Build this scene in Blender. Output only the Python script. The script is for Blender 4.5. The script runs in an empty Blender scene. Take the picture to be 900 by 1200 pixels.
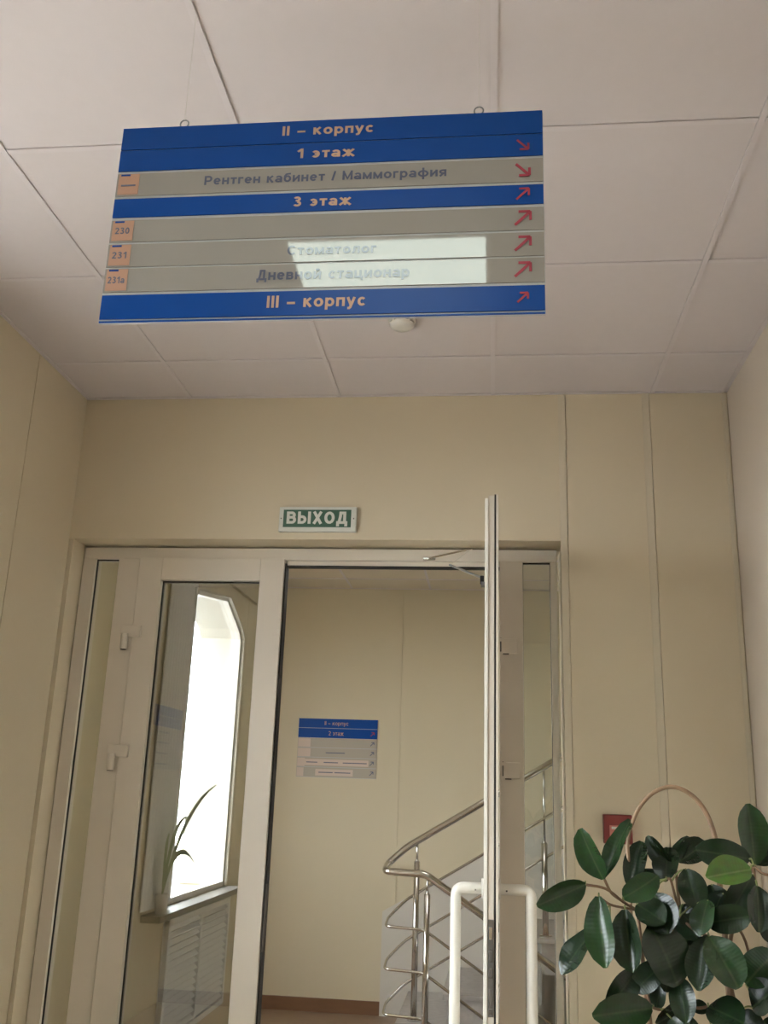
import bpy, bmesh, math, random
import numpy as np
from mathutils import Vector, Matrix

random.seed(7)
S = bpy.context.scene
COL = S.collection

# ------------------------------------------------------------------ camera
FPX, YAW, PITCH, ROLL = 1118.417, -0.117038, 0.284066, 0.0349979
EYE = Vector((0, 0, 1.46))
fwd = Vector((math.sin(YAW)*math.cos(PITCH), math.cos(YAW)*math.cos(PITCH), math.sin(PITCH)))
r0 = Vector((math.cos(YAW), -math.sin(YAW), 0))
u0 = r0.cross(fwd)
rgt = r0*math.cos(ROLL) + u0*math.sin(ROLL)
upv = -r0*math.sin(ROLL) + u0*math.cos(ROLL)
cam_d = bpy.data.cameras.new('camera')
cam_d.sensor_fit = 'VERTICAL'; cam_d.sensor_height = 36.0; cam_d.sensor_width = 27.0
cam_d.lens = FPX/1200*36.0
cam_d.clip_start = 0.02
cam = bpy.data.objects.new('camera', cam_d); COL.objects.link(cam)
M = Matrix((rgt, upv, -fwd)).transposed().to_4x4(); M.translation = EYE
cam.matrix_world = M
S.camera = cam

# ------------------------------------------------------------------ world: even overcast sky
w = bpy.data.worlds.new('overcast_sky'); S.world = w; w.use_nodes = True
bg = w.node_tree.nodes['Background']
bg.inputs['Color'].default_value = (0.90, 0.95, 1.0, 1)
bg.inputs['Strength'].default_value = 8.4

S.view_settings.view_transform = 'Standard'
S.view_settings.look = 'None'
S.view_settings.gamma = 1.0
S.view_settings.use_curve_mapping = False
S.view_settings.exposure = 1.60
TROFFER_ROOM, FILL_HALL = 3.2, 2.6

# ------------------------------------------------------------------ pixel -> point on a known plane
def ray(x, y): return fwd + rgt*((x-450)/FPX) + upv*((600-y)/FPX)
def pY(x, y, Y): d = ray(x, y); return EYE + d*(Y/d.y)
def pX(x, y, X): d = ray(x, y); return EYE + d*(X/d.x)
def pZ(x, y, Z): d = ray(x, y); return EYE + d*((Z-EYE.z)/d.z)

# ------------------------------------------------------------------ materials
def nodes(name):
    m = bpy.data.materials.new(name); m.use_nodes = True
    nt = m.node_tree
    return m, nt, nt.nodes['Principled BSDF']
def mat(name, col, rough=0.5, metal=0.0, var=0.0, scale=8.0, bump=0.0, bscale=60.0, spec=0.5, coat=0.0):
    m, nt, b = nodes(name)
    b.inputs['Base Color'].default_value = (*col, 1)
    b.inputs['Roughness'].default_value = rough
    b.inputs['Metallic'].default_value = metal
    b.inputs['Specular IOR Level'].default_value = spec
    b.inputs['Coat Weight'].default_value = coat
    if var or bump:
        tc = nt.nodes.new('ShaderNodeTexCoord')
    if var:
        n = nt.nodes.new('ShaderNodeTexNoise'); n.inputs['Scale'].default_value = scale; n.inputs['Detail'].default_value = 5
        nt.links.new(tc.outputs['Object'], n.inputs['Vector'])
        cr = nt.nodes.new('ShaderNodeValToRGB')
        cr.color_ramp.elements[0].position = 0.3; cr.color_ramp.elements[1].position = 0.7
        cr.color_ramp.elements[0].color = (*[c*(1-var) for c in col], 1)
        cr.color_ramp.elements[1].color = (*[min(1, c*(1+var)) for c in col], 1)
        nt.links.new(n.outputs['Fac'], cr.inputs['Fac']); nt.links.new(cr.outputs['Color'], b.inputs['Base Color'])
    if bump:
        n2 = nt.nodes.new('ShaderNodeTexNoise'); n2.inputs['Scale'].default_value = bscale; n2.inputs['Detail'].default_value = 3
        nt.links.new(tc.outputs['Object'], n2.inputs['Vector'])
        bp = nt.nodes.new('ShaderNodeBump'); bp.inputs['Strength'].default_value = bump; bp.inputs['Distance'].default_value = 0.002
        nt.links.new(n2.outputs['Fac'], bp.inputs['Height']); nt.links.new(bp.outputs['Normal'], b.inputs['Normal'])
    return m
def emis(name, col, st):
    m, nt, b = nodes(name)
    b.inputs['Base Color'].default_value = (0.8, 0.8, 0.8, 1)
    b.inputs['Emission Color'].default_value = (*col, 1); b.inputs['Emission Strength'].default_value = st
    return m
def glass(name, refl, tint=(0.93, 0.95, 0.93)):
    m = bpy.data.materials.new(name); m.use_nodes = True; nt = m.node_tree; nt.nodes.clear()
    o = nt.nodes.new('ShaderNodeOutputMaterial'); mx = nt.nodes.new('ShaderNodeMixShader')
    t = nt.nodes.new('ShaderNodeBsdfTransparent'); t.inputs['Color'].default_value = (*tint, 1)
    g = nt.nodes.new('ShaderNodeBsdfGlossy'); g.inputs['Roughness'].default_value = 0.0
    mx.inputs['Fac'].default_value = refl
    nt.links.new(t.outputs[0], mx.inputs[1]); nt.links.new(g.outputs[0], mx.inputs[2]); nt.links.new(mx.outputs[0], o.inputs['Surface'])
    return m
def wood_tile(name, c1, c2, rough=0.4):
    m, nt, b = nodes(name)
    tc = nt.nodes.new('ShaderNodeTexCoord'); n = nt.nodes.new('ShaderNodeTexNoise')
    mp = nt.nodes.new('ShaderNodeMapping'); mp.inputs['Scale'].default_value = (3, 14, 14)
    n.inputs['Scale'].default_value = 2.2; n.inputs['Detail'].default_value = 6
    cr = nt.nodes.new('ShaderNodeValToRGB'); cr.color_ramp.elements[0].color = (*c1, 1); cr.color_ramp.elements[1].color = (*c2, 1)
    nt.links.new(tc.outputs['Object'], mp.inputs['Vector']); nt.links.new(mp.outputs['Vector'], n.inputs['Vector'])
    nt.links.new(n.outputs['Fac'], cr.inputs['Fac']); nt.links.new(cr.outputs['Color'], b.inputs['Base Color'])
    b.inputs['Roughness'].default_value = rough
    return m

WALL = mat('cream_wall_panel', (0.635, 0.54, 0.39), 0.42, var=0.02, scale=1.5, bump=0.05, bscale=250)
WALLH = mat('cream_hall_paint', (0.62, 0.54, 0.38), 0.5, var=0.02, scale=1.5, bump=0.05, bscale=250)
WALLW = mat('pale_wall_panel', (0.64, 0.55, 0.46), 0.42, var=0.02, scale=1.5, bump=0.05, bscale=250)
STRIP = mat('joint_profile', (0.62, 0.54, 0.41), 0.35)
CEIL = mat('ceiling_tile_board', (0.665, 0.60, 0.602), 0.85, var=0.008, scale=30, bump=0.12, bscale=220)
CEILH = mat('hall_ceiling_tile_board', (0.72, 0.64, 0.52), 0.85, bump=0.12, bscale=220)
TBAR = mat('ceiling_grid_white', (0.68, 0.615, 0.625), 0.5)
GAP_SHADE = mat('dark_gap_and_shade', (0.10, 0.085, 0.07), 0.8)
PVC = mat('white_plastic_profile', (0.66, 0.585, 0.49), 0.28, var=0.015, scale=2)
GASK = mat('black_rubber_gasket', (0.012, 0.010, 0.009), 0.6)
PANE = glass('door_glass', 0.37, (0.86, 0.88, 0.84))
SIDEP = glass('sidelight_glass', 0.06)
WPANE = glass('window_glass', 0.08, (0.97, 0.98, 0.98))
BLUE = mat('blue_sign_film', (0.010, 0.068, 0.31), 0.30, spec=0.12)
GREY = mat('grey_sign_strip', (0.345, 0.315, 0.29), 0.04, spec=0.6)
SIGNEDGE = mat('sign_back_plate', (0.50, 0.50, 0.52), 0.4)
ORANGE = mat('orange_lettering', (0.58, 0.36, 0.25), 0.5)
INK = mat('grey_blue_lettering', (0.13, 0.14, 0.20), 0.5)
INKG = mat('laminated_lettering', (0.12, 0.13, 0.20), 0.04, spec=0.6)
RED = mat('red_arrow', (0.40, 0.03, 0.06), 0.5)
STICK = mat('salmon_sticker', (0.52, 0.29, 0.20), 0.55)
WHITE = mat('white_plastic', (0.72, 0.68, 0.62), 0.4)
GREEN = mat('green_exit_film', (0.045, 0.115, 0.075), 0.4)
EXITW = mat('exit_white', (0.66, 0.66, 0.60), 0.4)
STEEL = mat('polished_steel', (0.62, 0.60, 0.57), 0.16, metal=1.0)
DULL = mat('dull_lock_steel', (0.28, 0.28, 0.29), 0.35, metal=1.0)
CHROME = mat('chrome', (0.8, 0.8, 0.8), 0.08, metal=1.0)
CALLRED = mat('red_call_point_plastic', (0.18, 0.02, 0.016), 0.4)
TUBEW = mat('white_painted_tube', (0.78, 0.74, 0.66), 0.3)
FLOORT = wood_tile('brown_floor_tile', (0.23, 0.15, 0.09), (0.33, 0.23, 0.15))
FLOORL = wood_tile('beige_bounce_floor', (0.52, 0.46, 0.38), (0.62, 0.55, 0.46))  # unseen lobby floor, pale so that it bounces light onto ceiling and end wall
SKIRT = wood_tile('brown_skirting_tile', (0.16, 0.075, 0.035), (0.22, 0.11, 0.055))
STEPM = mat('grey_step_stone', (0.42, 0.39, 0.36), 0.4, var=0.1, scale=25)
WAIN = mat('pale_grey_dado', (0.60, 0.56, 0.49), 0.45)
HOOPM = mat('cane_hoop', (0.27, 0.17, 0.10), 0.5, var=0.25, scale=40)
STEMM = mat('brown_stem', (0.16, 0.09, 0.045), 0.7, var=0.3, scale=40)
PETM = mat('green_petiole', (0.17, 0.20, 0.06), 0.6)
POTM = mat('terracotta_pot', (0.36, 0.15, 0.08), 0.7, var=0.1, scale=10)
SOILM = mat('potting_soil', (0.04, 0.028, 0.02), 0.95, var=0.3, scale=60)
WOODM = wood_tile('stand_wood', (0.22, 0.11, 0.05), (0.34, 0.19, 0.09))
GROUNDM = mat('grey_paving', (0.24, 0.235, 0.225), 0.9, var=0.1, scale=3)
SILLM = mat('grey_sill_stone', (0.15, 0.145, 0.14), 0.4)
REVEAL = mat('cream_reveal_paint', (0.50, 0.47, 0.41), 0.6)
SLATW = mat('white_slat_paint', (0.85, 0.86, 0.86), 0.4)
CURT = mat('sheer_curtain', (0.85, 0.85, 0.82), 0.9)
SPIDER = mat('spider_leaf', (0.22, 0.30, 0.14), 0.5)
TROF_R = emis('fluorescent_diffuser', (0.86, 1.0, 0.91), TROFFER_ROOM)
FILL_H = emis('added_hall_light', (1.0, 0.97, 0.90), FILL_HALL)

def leaf_mat(name, c, rib, rough=0.22):
    m, nt, b = nodes(name)
    tc = nt.nodes.new('ShaderNodeTexCoord'); sx = nt.nodes.new('ShaderNodeSeparateXYZ')
    nt.links.new(tc.outputs['Object'], sx.inputs[0])
    ab = nt.nodes.new('ShaderNodeMath'); ab.operation = 'ABSOLUTE'; nt.links.new(sx.outputs['X'], ab.inputs[0])
    cr = nt.nodes.new('ShaderNodeValToRGB')
    cr.color_ramp.elements[0].position = 0.012; cr.color_ramp.elements[1].position = 0.045
    cr.color_ramp.elements[0].color = (*rib, 1); cr.color_ramp.elements[1].color = (*c, 1)
    nt.links.new(ab.outputs[0], cr.inputs['Fac'])
    n = nt.nodes.new('ShaderNodeTexNoise'); n.inputs['Scale'].default_value = 5
    nt.links.new(tc.outputs['Object'], n.inputs['Vector'])
    mx = nt.nodes.new('ShaderNodeMix'); mx.data_type = 'RGBA'; mx.blend_type = 'MULTIPLY'; mx.inputs[0].default_value = 0.5
    nt.links.new(cr.outputs['Color'], mx.inputs[6]); nt.links.new(n.outputs['Color'], mx.inputs[7])
    nt.links.new(mx.outputs[2], b.inputs['Base Color'])
    b.inputs['Roughness'].default_value = rough
    b.inputs['Specular IOR Level'].default_value = 0.36
    wv = nt.nodes.new('ShaderNodeTexWave'); wv.inputs['Scale'].default_value = 5; wv.bands_direction = 'Y'; wv.inputs['Distortion'].default_value = 1.5
    nt.links.new(tc.outputs['Object'], wv.inputs['Vector'])
    bp = nt.nodes.new('ShaderNodeBump'); bp.inputs['Strength'].default_value = 0.06; bp.inputs['Distance'].default_value = 0.003
    nt.links.new(wv.outputs['Fac'], bp.inputs['Height']); nt.links.new(bp.outputs['Normal'], b.inputs['Normal'])
    return m
LEAFD = leaf_mat('dark_leaf', (0.014, 0.030, 0.013), (0.030, 0.055, 0.022), 0.27)
LEAFM = leaf_mat('mid_leaf', (0.022, 0.055, 0.018), (0.045, 0.085, 0.03), 0.27)
LEAFB = leaf_mat('young_leaf', (0.10, 0.20, 0.035), (0.18, 0.28, 0.08))

# ------------------------------------------------------------------ geometry helpers
class B:
    def __init__(s): s.bm = bmesh.new()
    def box(s, x0, x1, y0, y1, z0, z1, bev=0.0):
        r = bmesh.ops.create_cube(s.bm, size=1)
        for v in r['verts']:
            v.co = Vector(((x0+x1)/2 + v.co.x*(x1-x0), (y0+y1)/2 + v.co.y*(y1-y0), (z0+z1)/2 + v.co.z*(z1-z0)))
        if bev:
            es = list({e for v in r['verts'] for e in v.link_edges})
            bmesh.ops.bevel(s.bm, geom=es, offset=bev, segments=2, affect='EDGES', profile=0.6)
        return s
    def cyl(s, p, q, r, n=16, r2=None):
        p, q = Vector(p), Vector(q); d = q-p
        res = bmesh.ops.create_cone(s.bm, cap_ends=True, segments=n, radius1=r, radius2=r if r2 is None else r2, depth=d.length)
        m = Matrix.Translation((p+q)/2) @ d.to_track_quat('Z', 'Y').to_matrix().to_4x4()
        bmesh.ops.transform(s.bm, matrix=m, verts=res['verts'])
        return s
    def tube(s, pts, r, n=12, closed=False):
        pts = [Vector(p) for p in pts]; N = len(pts)
        rr = r if isinstance(r, (list, tuple)) else [r]*N
        rings = []; nrm = None
        for i, p in enumerate(pts):
            t = (pts[min(i+1, N-1)] - pts[max(i-1, 0)]).normalized()
            if nrm is None:
                a = Vector((0, 0, 1)) if abs(t.z) < 0.9 else Vector((1, 0, 0))
                nrm = t.cross(a).normalized()
            nrm = (nrm - t*nrm.dot(t)).normalized(); bn = t.cross(nrm)
            rings.append([s.bm.verts.new(p + (nrm*math.cos(2*math.pi*k/n) + bn*math.sin(2*math.pi*k/n))*rr[i]) for k in range(n)])
        for i in range(N-1):
            for k in range(n):
                s.bm.faces.new((rings[i][k], rings[i][(k+1) % n], rings[i+1][(k+1) % n], rings[i+1][k]))
        s.bm.faces.new(rings[0][::-1]); s.bm.faces.new(rings[-1])
        return s
    def lathe(s, cx, cy, prof, n=32):
        rings = []
        for (r, z) in prof:
            rings.append([s.bm.verts.new((cx + r*math.cos(2*math.pi*k/n), cy + r*math.sin(2*math.pi*k/n), z)) for k in range(n)])
        for i in range(len(rings)-1):
            for k in range(n):
                s.bm.faces.new((rings[i][k], rings[i][(k+1) % n], rings[i+1][(k+1) % n], rings[i+1][k]))
        s.bm.faces.new(rings[0][::-1]); s.bm.faces.new(rings[-1])
        return s
    def prism(s, poly, axis, a, b):
        # poly in the two other axes, extruded along axis from a to b
        def P(u, v, t): return {'x': (t, u, v), 'y': (u, t, v), 'z': (u, v, t)}[axis]
        A = [s.bm.verts.new(P(u, v, a)) for u, v in poly]; Bv = [s.bm.verts.new(P(u, v, b)) for u, v in poly]
        s.bm.faces.new(A); s.bm.faces.new(Bv[::-1])
        for i in range(len(poly)):
            j = (i+1) % len(poly)
            s.bm.faces.new((A[i], Bv[i], Bv[j], A[j]))
        return s
    def obj(s, name, m, parent=None, smooth=False, bev=0):
        bmesh.ops.recalc_face_normals(s.bm, faces=s.bm.faces)
        me = bpy.data.meshes.new(name); s.bm.to_mesh(me); s.bm.free()
        if smooth:
            for f in me.polygons: f.use_smooth = True
        me.materials.append(m)
        return link(name, me, parent)
def link(name, me, parent=None):
    o = bpy.data.objects.new(name, me); COL.objects.link(o)
    if parent is not None:
        o.parent = parent
        o.matrix_parent_inverse = parent.matrix_basis.inverted()
    return o
def tag(o, label, cat, group=None, kind=None):
    o['label'] = label; o['category'] = cat
    if group: o['group'] = group
    if kind: o['kind'] = kind
    return o
def thing(name, loc, label, cat, group=None, kind=None):
    o = bpy.data.objects.new(name, None); COL.objects.link(o); o.location = loc; o.empty_display_size = 0.05
    return tag(o, label, cat, group, kind)
def box(name, m, parent, *a, bev=0.0): return B().box(*a, bev=bev).obj(name, m, parent)
def bez(pts, n=8):
    """Catmull-Rom through pts"""
    P = [Vector(p) for p in pts]; P = [2*P[0]-P[1]] + P + [2*P[-1]-P[-2]]; out = []
    for i in range(1, len(P)-2):
        for k in range(n):
            t = k/n; a, b, c, d = P[i-1], P[i], P[i+1], P[i+2]
            out.append(0.5*((2*b) + (c-a)*t + (2*a-5*b+4*c-d)*t*t + (3*b-a-3*c+d)*t**3))
    out.append(P[-2]); return out
def fillet(pts, r, n=6):
    """polyline with rounded corners"""
    P = [Vector(p) for p in pts]; out = [P[0]]
    for i in range(1, len(P)-1):
        a = (P[i-1]-P[i]); b = (P[i+1]-P[i]); rr = min(r, a.length*0.49, b.length*0.49)
        s, e = P[i]+a.normalized()*rr, P[i]+b.normalized()*rr
        for k in range(n+1):
            t = k/n; out.append(s*(1-t)**2 + P[i]*2*t*(1-t) + e*t*t)
    out.append(P[-1]); return out
# stroke lettering: each glyph is a set of centre lines with one pen width
def glyph(ch, w):
    a = w/2; xh = 0.74; X = xh-a; C = 1-a
    def el(cx, cy, rx, ry, d0=0, d1=360, n=20):
        return [(cx+rx*math.cos(math.radians(d0+(d1-d0)*k/n)), cy+ry*math.sin(math.radians(d0+(d1-d0)*k/n))) for k in range(n+1)]
    def bowl(x0, xr, yt, yb, n=10):     # from the stem along the top, round to the right, back to the stem
        r = (yt-yb)/2
        return [(x0, yt)] + el(xr-r*0.9, yb+r, r*0.9, r, 90, -90, n) + [(x0, yb)]
    W = {' ': .32, 'I': w, '–': .58, 'к': .60, 'о': .66, 'р': .64, 'п': .60, 'у': .60, 'с': .60, '1': .42, '3': .60, 'э': .60, 'т': .54, 'а': .60, 'ж': .88,
         'Р': .68, 'е': .62, 'н': .60, 'г': .44, 'б': .64, 'и': .62, '/': .34, 'М': .86, 'м': .76, 'ф': .90, 'я': .60, 'С': .74, 'л': .62, 'Д': .84, 'в': .60,
         'й': .62, 'ц': .68, '2': .58, 'В': .72, 'Ы': .98, 'Х': .76, 'О': .78, '0': .58}[ch]
    R = W-a; m = W/2
    o = el(m, xh/2, m-a, xh/2-a)
    L = {' ': [], 'I': [[(a, 0), (a, 1)]], '–': [[(0, .36), (W, .36)]],
     'к': [[(a, 0), (a, xh)], [(a, .34), (R, xh)], [(.24, .40), (R+.02, 0)]], 'о': [o],
     'р': [[(a, -.26), (a, xh)], o], 'п': [[(a, 0), (a, X), (R, X), (R, 0)]],
     'у': [[(a*.7, xh), (m+.01, .06)], [(W-a*.7, xh), (W*.42, -.10), (W*.3, -.26+a), (.06, -.26+a)]],
     'с': [el(m+.02, xh/2, m-a, xh/2-a, 42, 318)], '1': [[(R, 0), (R, 1)], [(R, .93), (.04, .68)]],
     '3': [el(m-.02, .755, m-a-.03, .245-a*.9, 155, -90, 14) + [(W*.4, .51+.0)], el(m-.01, .285, m-a, .285-a, 90, -155, 16)],
     'э': [el(m-.02, xh/2, m-a, xh/2-a, 140, -140), [(W*.38, xh/2), (R, xh/2)]],
     'т': [[(0, X), (W, X)], [(m, 0), (m, xh)]],
     'а': [el(m-.02, .22, m-a, .22-a), [(R, 0), (R, .46)] + el(m, .46, m-a, X-.46, 0, 155, 12)[1:]],
     'ж': [[(m, 0), (m, xh)], [(m, .37), (a*.8, xh)], [(m, .37), (a*.5, 0)], [(m, .37), (W-a*.8, xh)], [(m, .37), (W-a*.5, 0)]],
     'Р': [[(a, 0), (a, 1)], bowl(a, R, C, .42)], 'е': [el(m, xh/2, m-a, xh/2-a, 0, 318), [(a, xh/2), (R, xh/2)]],
     'н': [[(a, 0), (a, xh)], [(R, 0), (R, xh)], [(a, xh/2), (R, xh/2)]], 'г': [[(a, 0), (a, X), (W, X)]],
     'б': [o, [(a, xh/2), (a+.01, .66), (.22, .86), (.42, .90), (W-.05, C)]],
     'и': [[(a, 0), (a, xh)], [(R, 0), (R, xh)], [(a, .10), (R, xh-.10)]], '/': [[(a*.6, -.02), (W-a*.6, 1)]],
     'М': [[(a, 0), (a, 1)], [(R, 0), (R, 1)], [(a, C), (m, .12), (R, C)]], 'м': [[(a, 0), (a, xh)], [(R, 0), (R, xh)], [(a, X), (m, .12), (R, X)]],
     'ф': [el(m, xh/2, m-a, xh/2-a), [(m, -.26), (m, 1)]], 'я': [[(R, 0), (R, xh)], [(R, X)] + el(.30, (X+.33)/2, .30-a, (X-.33)/2, 90, 270, 10) + [(R, .33)], [(.36, .33), (a*.8, 0)]],
     'С': [el(m+.02, .5, m-a, .5-a, 40, 320)], 'л': [[(R, 0), (R, X), (W*.30, X), (W*.27, .22), (W*.16, a), (0, a)]],
     'Д': [[(a, -.20), (a, a), (R, a), (R, -.20)], [(.20, a), (.30, .6), (.32, C), (W-.22, C), (W-.22, a)]],
     'в': [[(a, 0), (a, xh)], bowl(a, R-.03, X, .39), bowl(a, R, .39, a)], 'й': [[(a, 0), (a, xh)], [(R, 0), (R, xh)], [(a, .10), (R, xh-.10)], el(m, .98, .14, .10, 200, 340, 8)],
     'ц': [[(a, xh), (a, a), (W-a*.7, a), (W-a*.7, -.20)], [(R-.10, xh), (R-.10, a)]],
     '2': [el(m, .70, m-a, .30-a, 165, -30, 14) + [(a+.04, a)], [(a*.5, a), (W, a)]],
     'В': [[(a, 0), (a, 1)], bowl(a, R-.04, C, .53), bowl(a, R, .53, a)],
     'Ы': [[(a, 0), (a, 1)], bowl(a, .66-a, .58, a), [(R, 0), (R, 1)]],
     'Х': [[(a, 0), (R, 1)], [(a, 1), (R, 0)]], 'О': [el(m, .5, m-a, .5-a)], '0': [el(m, .5, m-a, .5-a)]}[ch]
    return W, L
def text(body, m, parent, center, width, height, bold=0.0, name='lettering'):
    """height is the letter box height from the lowest to the highest stroke"""
    w = bold; verts, faces = [], []; x = 0.0
    for ch in body:
        W, L = glyph(ch, w)
        for lay, pl in enumerate(L):
            P = [Vector(p) for p in pl]; base = len(verts); n = len(P)
            loop = (P[0]-P[-1]).length < 1e-6
            for i, p in enumerate(P):
                d1 = (P[i]-P[i-1]) if i > 0 else ((P[0]-P[-2]) if loop else (P[1]-P[0]))
                d2 = (P[i+1]-P[i]) if i < n-1 else ((P[1]-P[0]) if loop else (P[-1]-P[-2]))
                n1 = Vector((-d1.y, d1.x)).normalized(); n2 = Vector((-d2.y, d2.x)).normalized()
                mn = (n1+n2)
                mn = mn/max(mn.length_squared/2, 0.5) if mn.length > 1e-4 else n1
                verts += [(p+mn*w/2+Vector((x, 0))).to_3d()+Vector((0, 0, lay)), (p-mn*w/2+Vector((x, 0))).to_3d()+Vector((0, 0, lay))]
            faces += [(base+2*i, base+2*i+1, base+2*i+3, base+2*i+2) for i in range(n-1)]
        x += W + 0.13
    xs_ = [v.x for v in verts]; ys_ = [v.y for v in verts]
    ax, bx, ay, by = min(xs_), max(xs_), min(ys_), max(ys_)
    co = [(center[0]+((v.x-ax)/(bx-ax)-0.5)*width, center[1]-v.z*0.00005, center[2]+((v.y-ay)/(by-ay)-0.5)*height) for v in verts]
    me = bpy.data.meshes.new(name); me.from_pydata(co, [], faces); me.materials.append(m)
    return link(name, me, parent)

# ------------------------------------------------------------------ dimensions
ZC = 1.46 + 1.47839      # ceiling
YW = 3.431               # front wall face
XL, XR = -1.629, 0.877   # side walls
YB = -2.6                # wall behind the viewer
YF = 7.12                # far wall of stair hall
HL, HR = -2.30, 2.6      # hall side walls
YH = 3.66                # back face of the front wall
OX0, OX1, OZ = -1.615, 0.258, 2.36   # door opening
T = 0.25

# ------------------------------------------------------------------ setting: floors
tag(box('floor', FLOORL, None, XL-T, XR+T, YB-T, YH, -0.1, 0.0), 'unseen lobby floor in front of the glazed doors, made pale beige to bounce light', 'floor', kind='structure')
SX, SY0, SY1 = -0.35, 5.0, 6.10      # pit of the flight going down
fl = B().box(HL-T, SX, YH, YF+T, -0.1, 0).box(SX, HR+T, YH, SY0, -0.1, 0).box(SX, HR+T, SY1, YF+T, -0.1, 0)
tag(fl.obj('floor', FLOORT), 'brown tiled floor of the stair hall beyond the doors', 'floor', kind='structure')
pit = B().box(SX-0.1, HR+T, SY0-0.1, SY0, -1.7, -0.1).box(SX-0.1, HR+T, SY1, SY1+0.1, -1.7, -0.1).box(SX-0.1, SX, SY0, SY1, -1.7, -0.1).box(HR, HR+T, SY0, SY1, -1.7, -0.1).box(SX-0.1, HR+T, SY0-0.1, SY1+0.1, -1.8, -1.7)
tag(pit.obj('wall_stairwell', WAIN), 'pale plastered walls of the stair pit going down', 'wall', kind='structure')

# ------------------------------------------------------------------ front wall with door opening, panels and joint strips
wf = B()
PT = 0.008
wf.box(HL-T, OX0, YW+PT, YH, 0, ZC+0.1).box(OX0, OX1, YW+PT, YH, OZ, ZC+0.1).box(OX1, HR+T, YW+PT, YH, 0, ZC+0.1)
wall_front = tag(wf.obj('wall_front', WALL), 'cream panelled end wall with the door opening under the exit sign', 'wall', kind='structure')
box('wall_panel', WALL, wall_front, XL, 0.272, YW, YW+PT, OZ, ZC)
box('wall_panel', WALL, wall_front, 0.2788, 0.5640, YW, YW+PT, 0, ZC)
box('wall_panel', WALL, wall_front, 0.5918, XR-0.001, YW, YW+PT, 0, ZC)
box('wall_panel', WALL, wall_front, OX1, 0.277, YW, YW+PT, 0, OZ)
for xs in (0.264, 0.577):
    box('joint_strip', STRIP, wall_front, xs-0.013, xs+0.013, YW-0.003, YW, 0, ZC, bev=0.001)
box('corner_strip', STRIP, wall_front, XR-0.020, XR-0.004, YW-0.004, YW, 0, ZC, bev=0.001)

# ------------------------------------------------------------------ left wall with arched window opening (its daylight lights the lobby)
WY0, WY1, WZ0 = 0.95, 2.085, 0.86
def arch(d=0.0):
    # top of the opening with cut corners, from WY1 to WY0
    p = [(WY1, 2.45), (2.0, 2.52), (1.36, 2.60), (1.02, 2.46), (WY0, 2.40)]
    return [(WY1-d, p[0][1]-d*0.5), (p[1][0]-d*0.5, p[1][1]-d), (p[2][0], p[2][1]-d), (p[3][0]+d*0.5, p[3][1]-d), (WY0+d, p[4][1]-d*0.5)]
def wall_with_window(bm, x0, x1, y0, y1):
    bm.box(x0, x1, y0, WY0, 0, ZC+0.1).box(x0, x1, WY1, y1, 0, ZC+0.1).box(x0, x1, WY0, WY1, 0, WZ0)
    poly = arch() + [(WY0, ZC+0.1), (WY1, ZC+0.1)]
    bm.prism(poly, 'x', x0, x1)
wl = B(); wall_with_window(wl, XL-0.30, XL-PT, YB-T, YW+PT)
wall_left = tag(wl.obj('wall_left', WALL), 'cream panelled side wall on the left of the lobby', 'wall', kind='structure')
box('wall_panel', WALL, wall_left, XL-PT, XL, 3.0085, YW, 0, ZC)
pb = B(); wall_with_window(pb, XL-PT, XL, YB, 3.0035); pb.obj('wall_panel', WALL, wall_left)
# right and back walls
wr = B().box(XR+PT, XR+T, YB-T, YW+PT, 0, ZC+0.1)
wall_right = tag(wr.obj('wall_right', WALLW), 'pale panelled side wall on the right behind the plant', 'wall', kind='structure')
ys = [YB, 0.2, 1.4, 2.6, YW]
for a, b in zip(ys[:-1], ys[1:]):
    if a == 2.6: continue
    box('wall_panel', WALLW, wall_right, XR, XR+PT, a+0.002, (YW if b == 2.6 else b-0.002), 0, ZC)
tag(box('wall_back', WALL, None, XL-T, XR+T, YB-T, YB, 0, ZC+0.1), 'cream wall at the back of the lobby', 'wall', kind='structure')

# hall walls
HWY0, HWY1, HWZ0, HWZ1 = 3.95, 5.15, 0.9, 2.4
hl = B().box(HL-T, HL, YH, HWY0, 0, ZC+0.1).box(HL-T, HL, HWY1, YF+T, 0, ZC+0.1).box(HL-T, HL, HWY0, HWY1, 0, HWZ0).box(HL-T, HL, HWY0, HWY1, HWZ1, ZC+0.1)
tag(hl.obj('wall_hall_left', WALLH), 'cream left wall of the stair hall seen through the closed glazed leaf', 'wall', kind='structure')
tag(box('wall_hall_right', WALLH, None, HR, HR+T, YH, YF+T, 0, ZC+0.1), 'cream right wall of the stair hall', 'wall', kind='structure')
wfar = tag(box('wall_far', WALLH, None, HL-T, HR+T, YF+PT, YF+T, 0, ZC+0.1), 'cream far wall of the stair hall behind the railing', 'wall', kind='structure')
xs = pY(468, 900, YF).x
for a, b in ((HL, xs-1.2), (xs-1.2, xs), (xs, xs+1.2), (xs+1.2, HR)):
    box('wall_panel', WALLH, wfar, a+0.0015, b-0.0015, YF, YF+PT, 0, ZC)

# skirting in the hall
STX = -0.53      # first riser of the stair going up
tag(box('baseboard_far', SKIRT, None, HL+0.001, -0.750, YF-0.015, YF, 0, 0.085), 'dark brown skirting along the far hall wall', 'baseboard', kind='structure')

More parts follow.
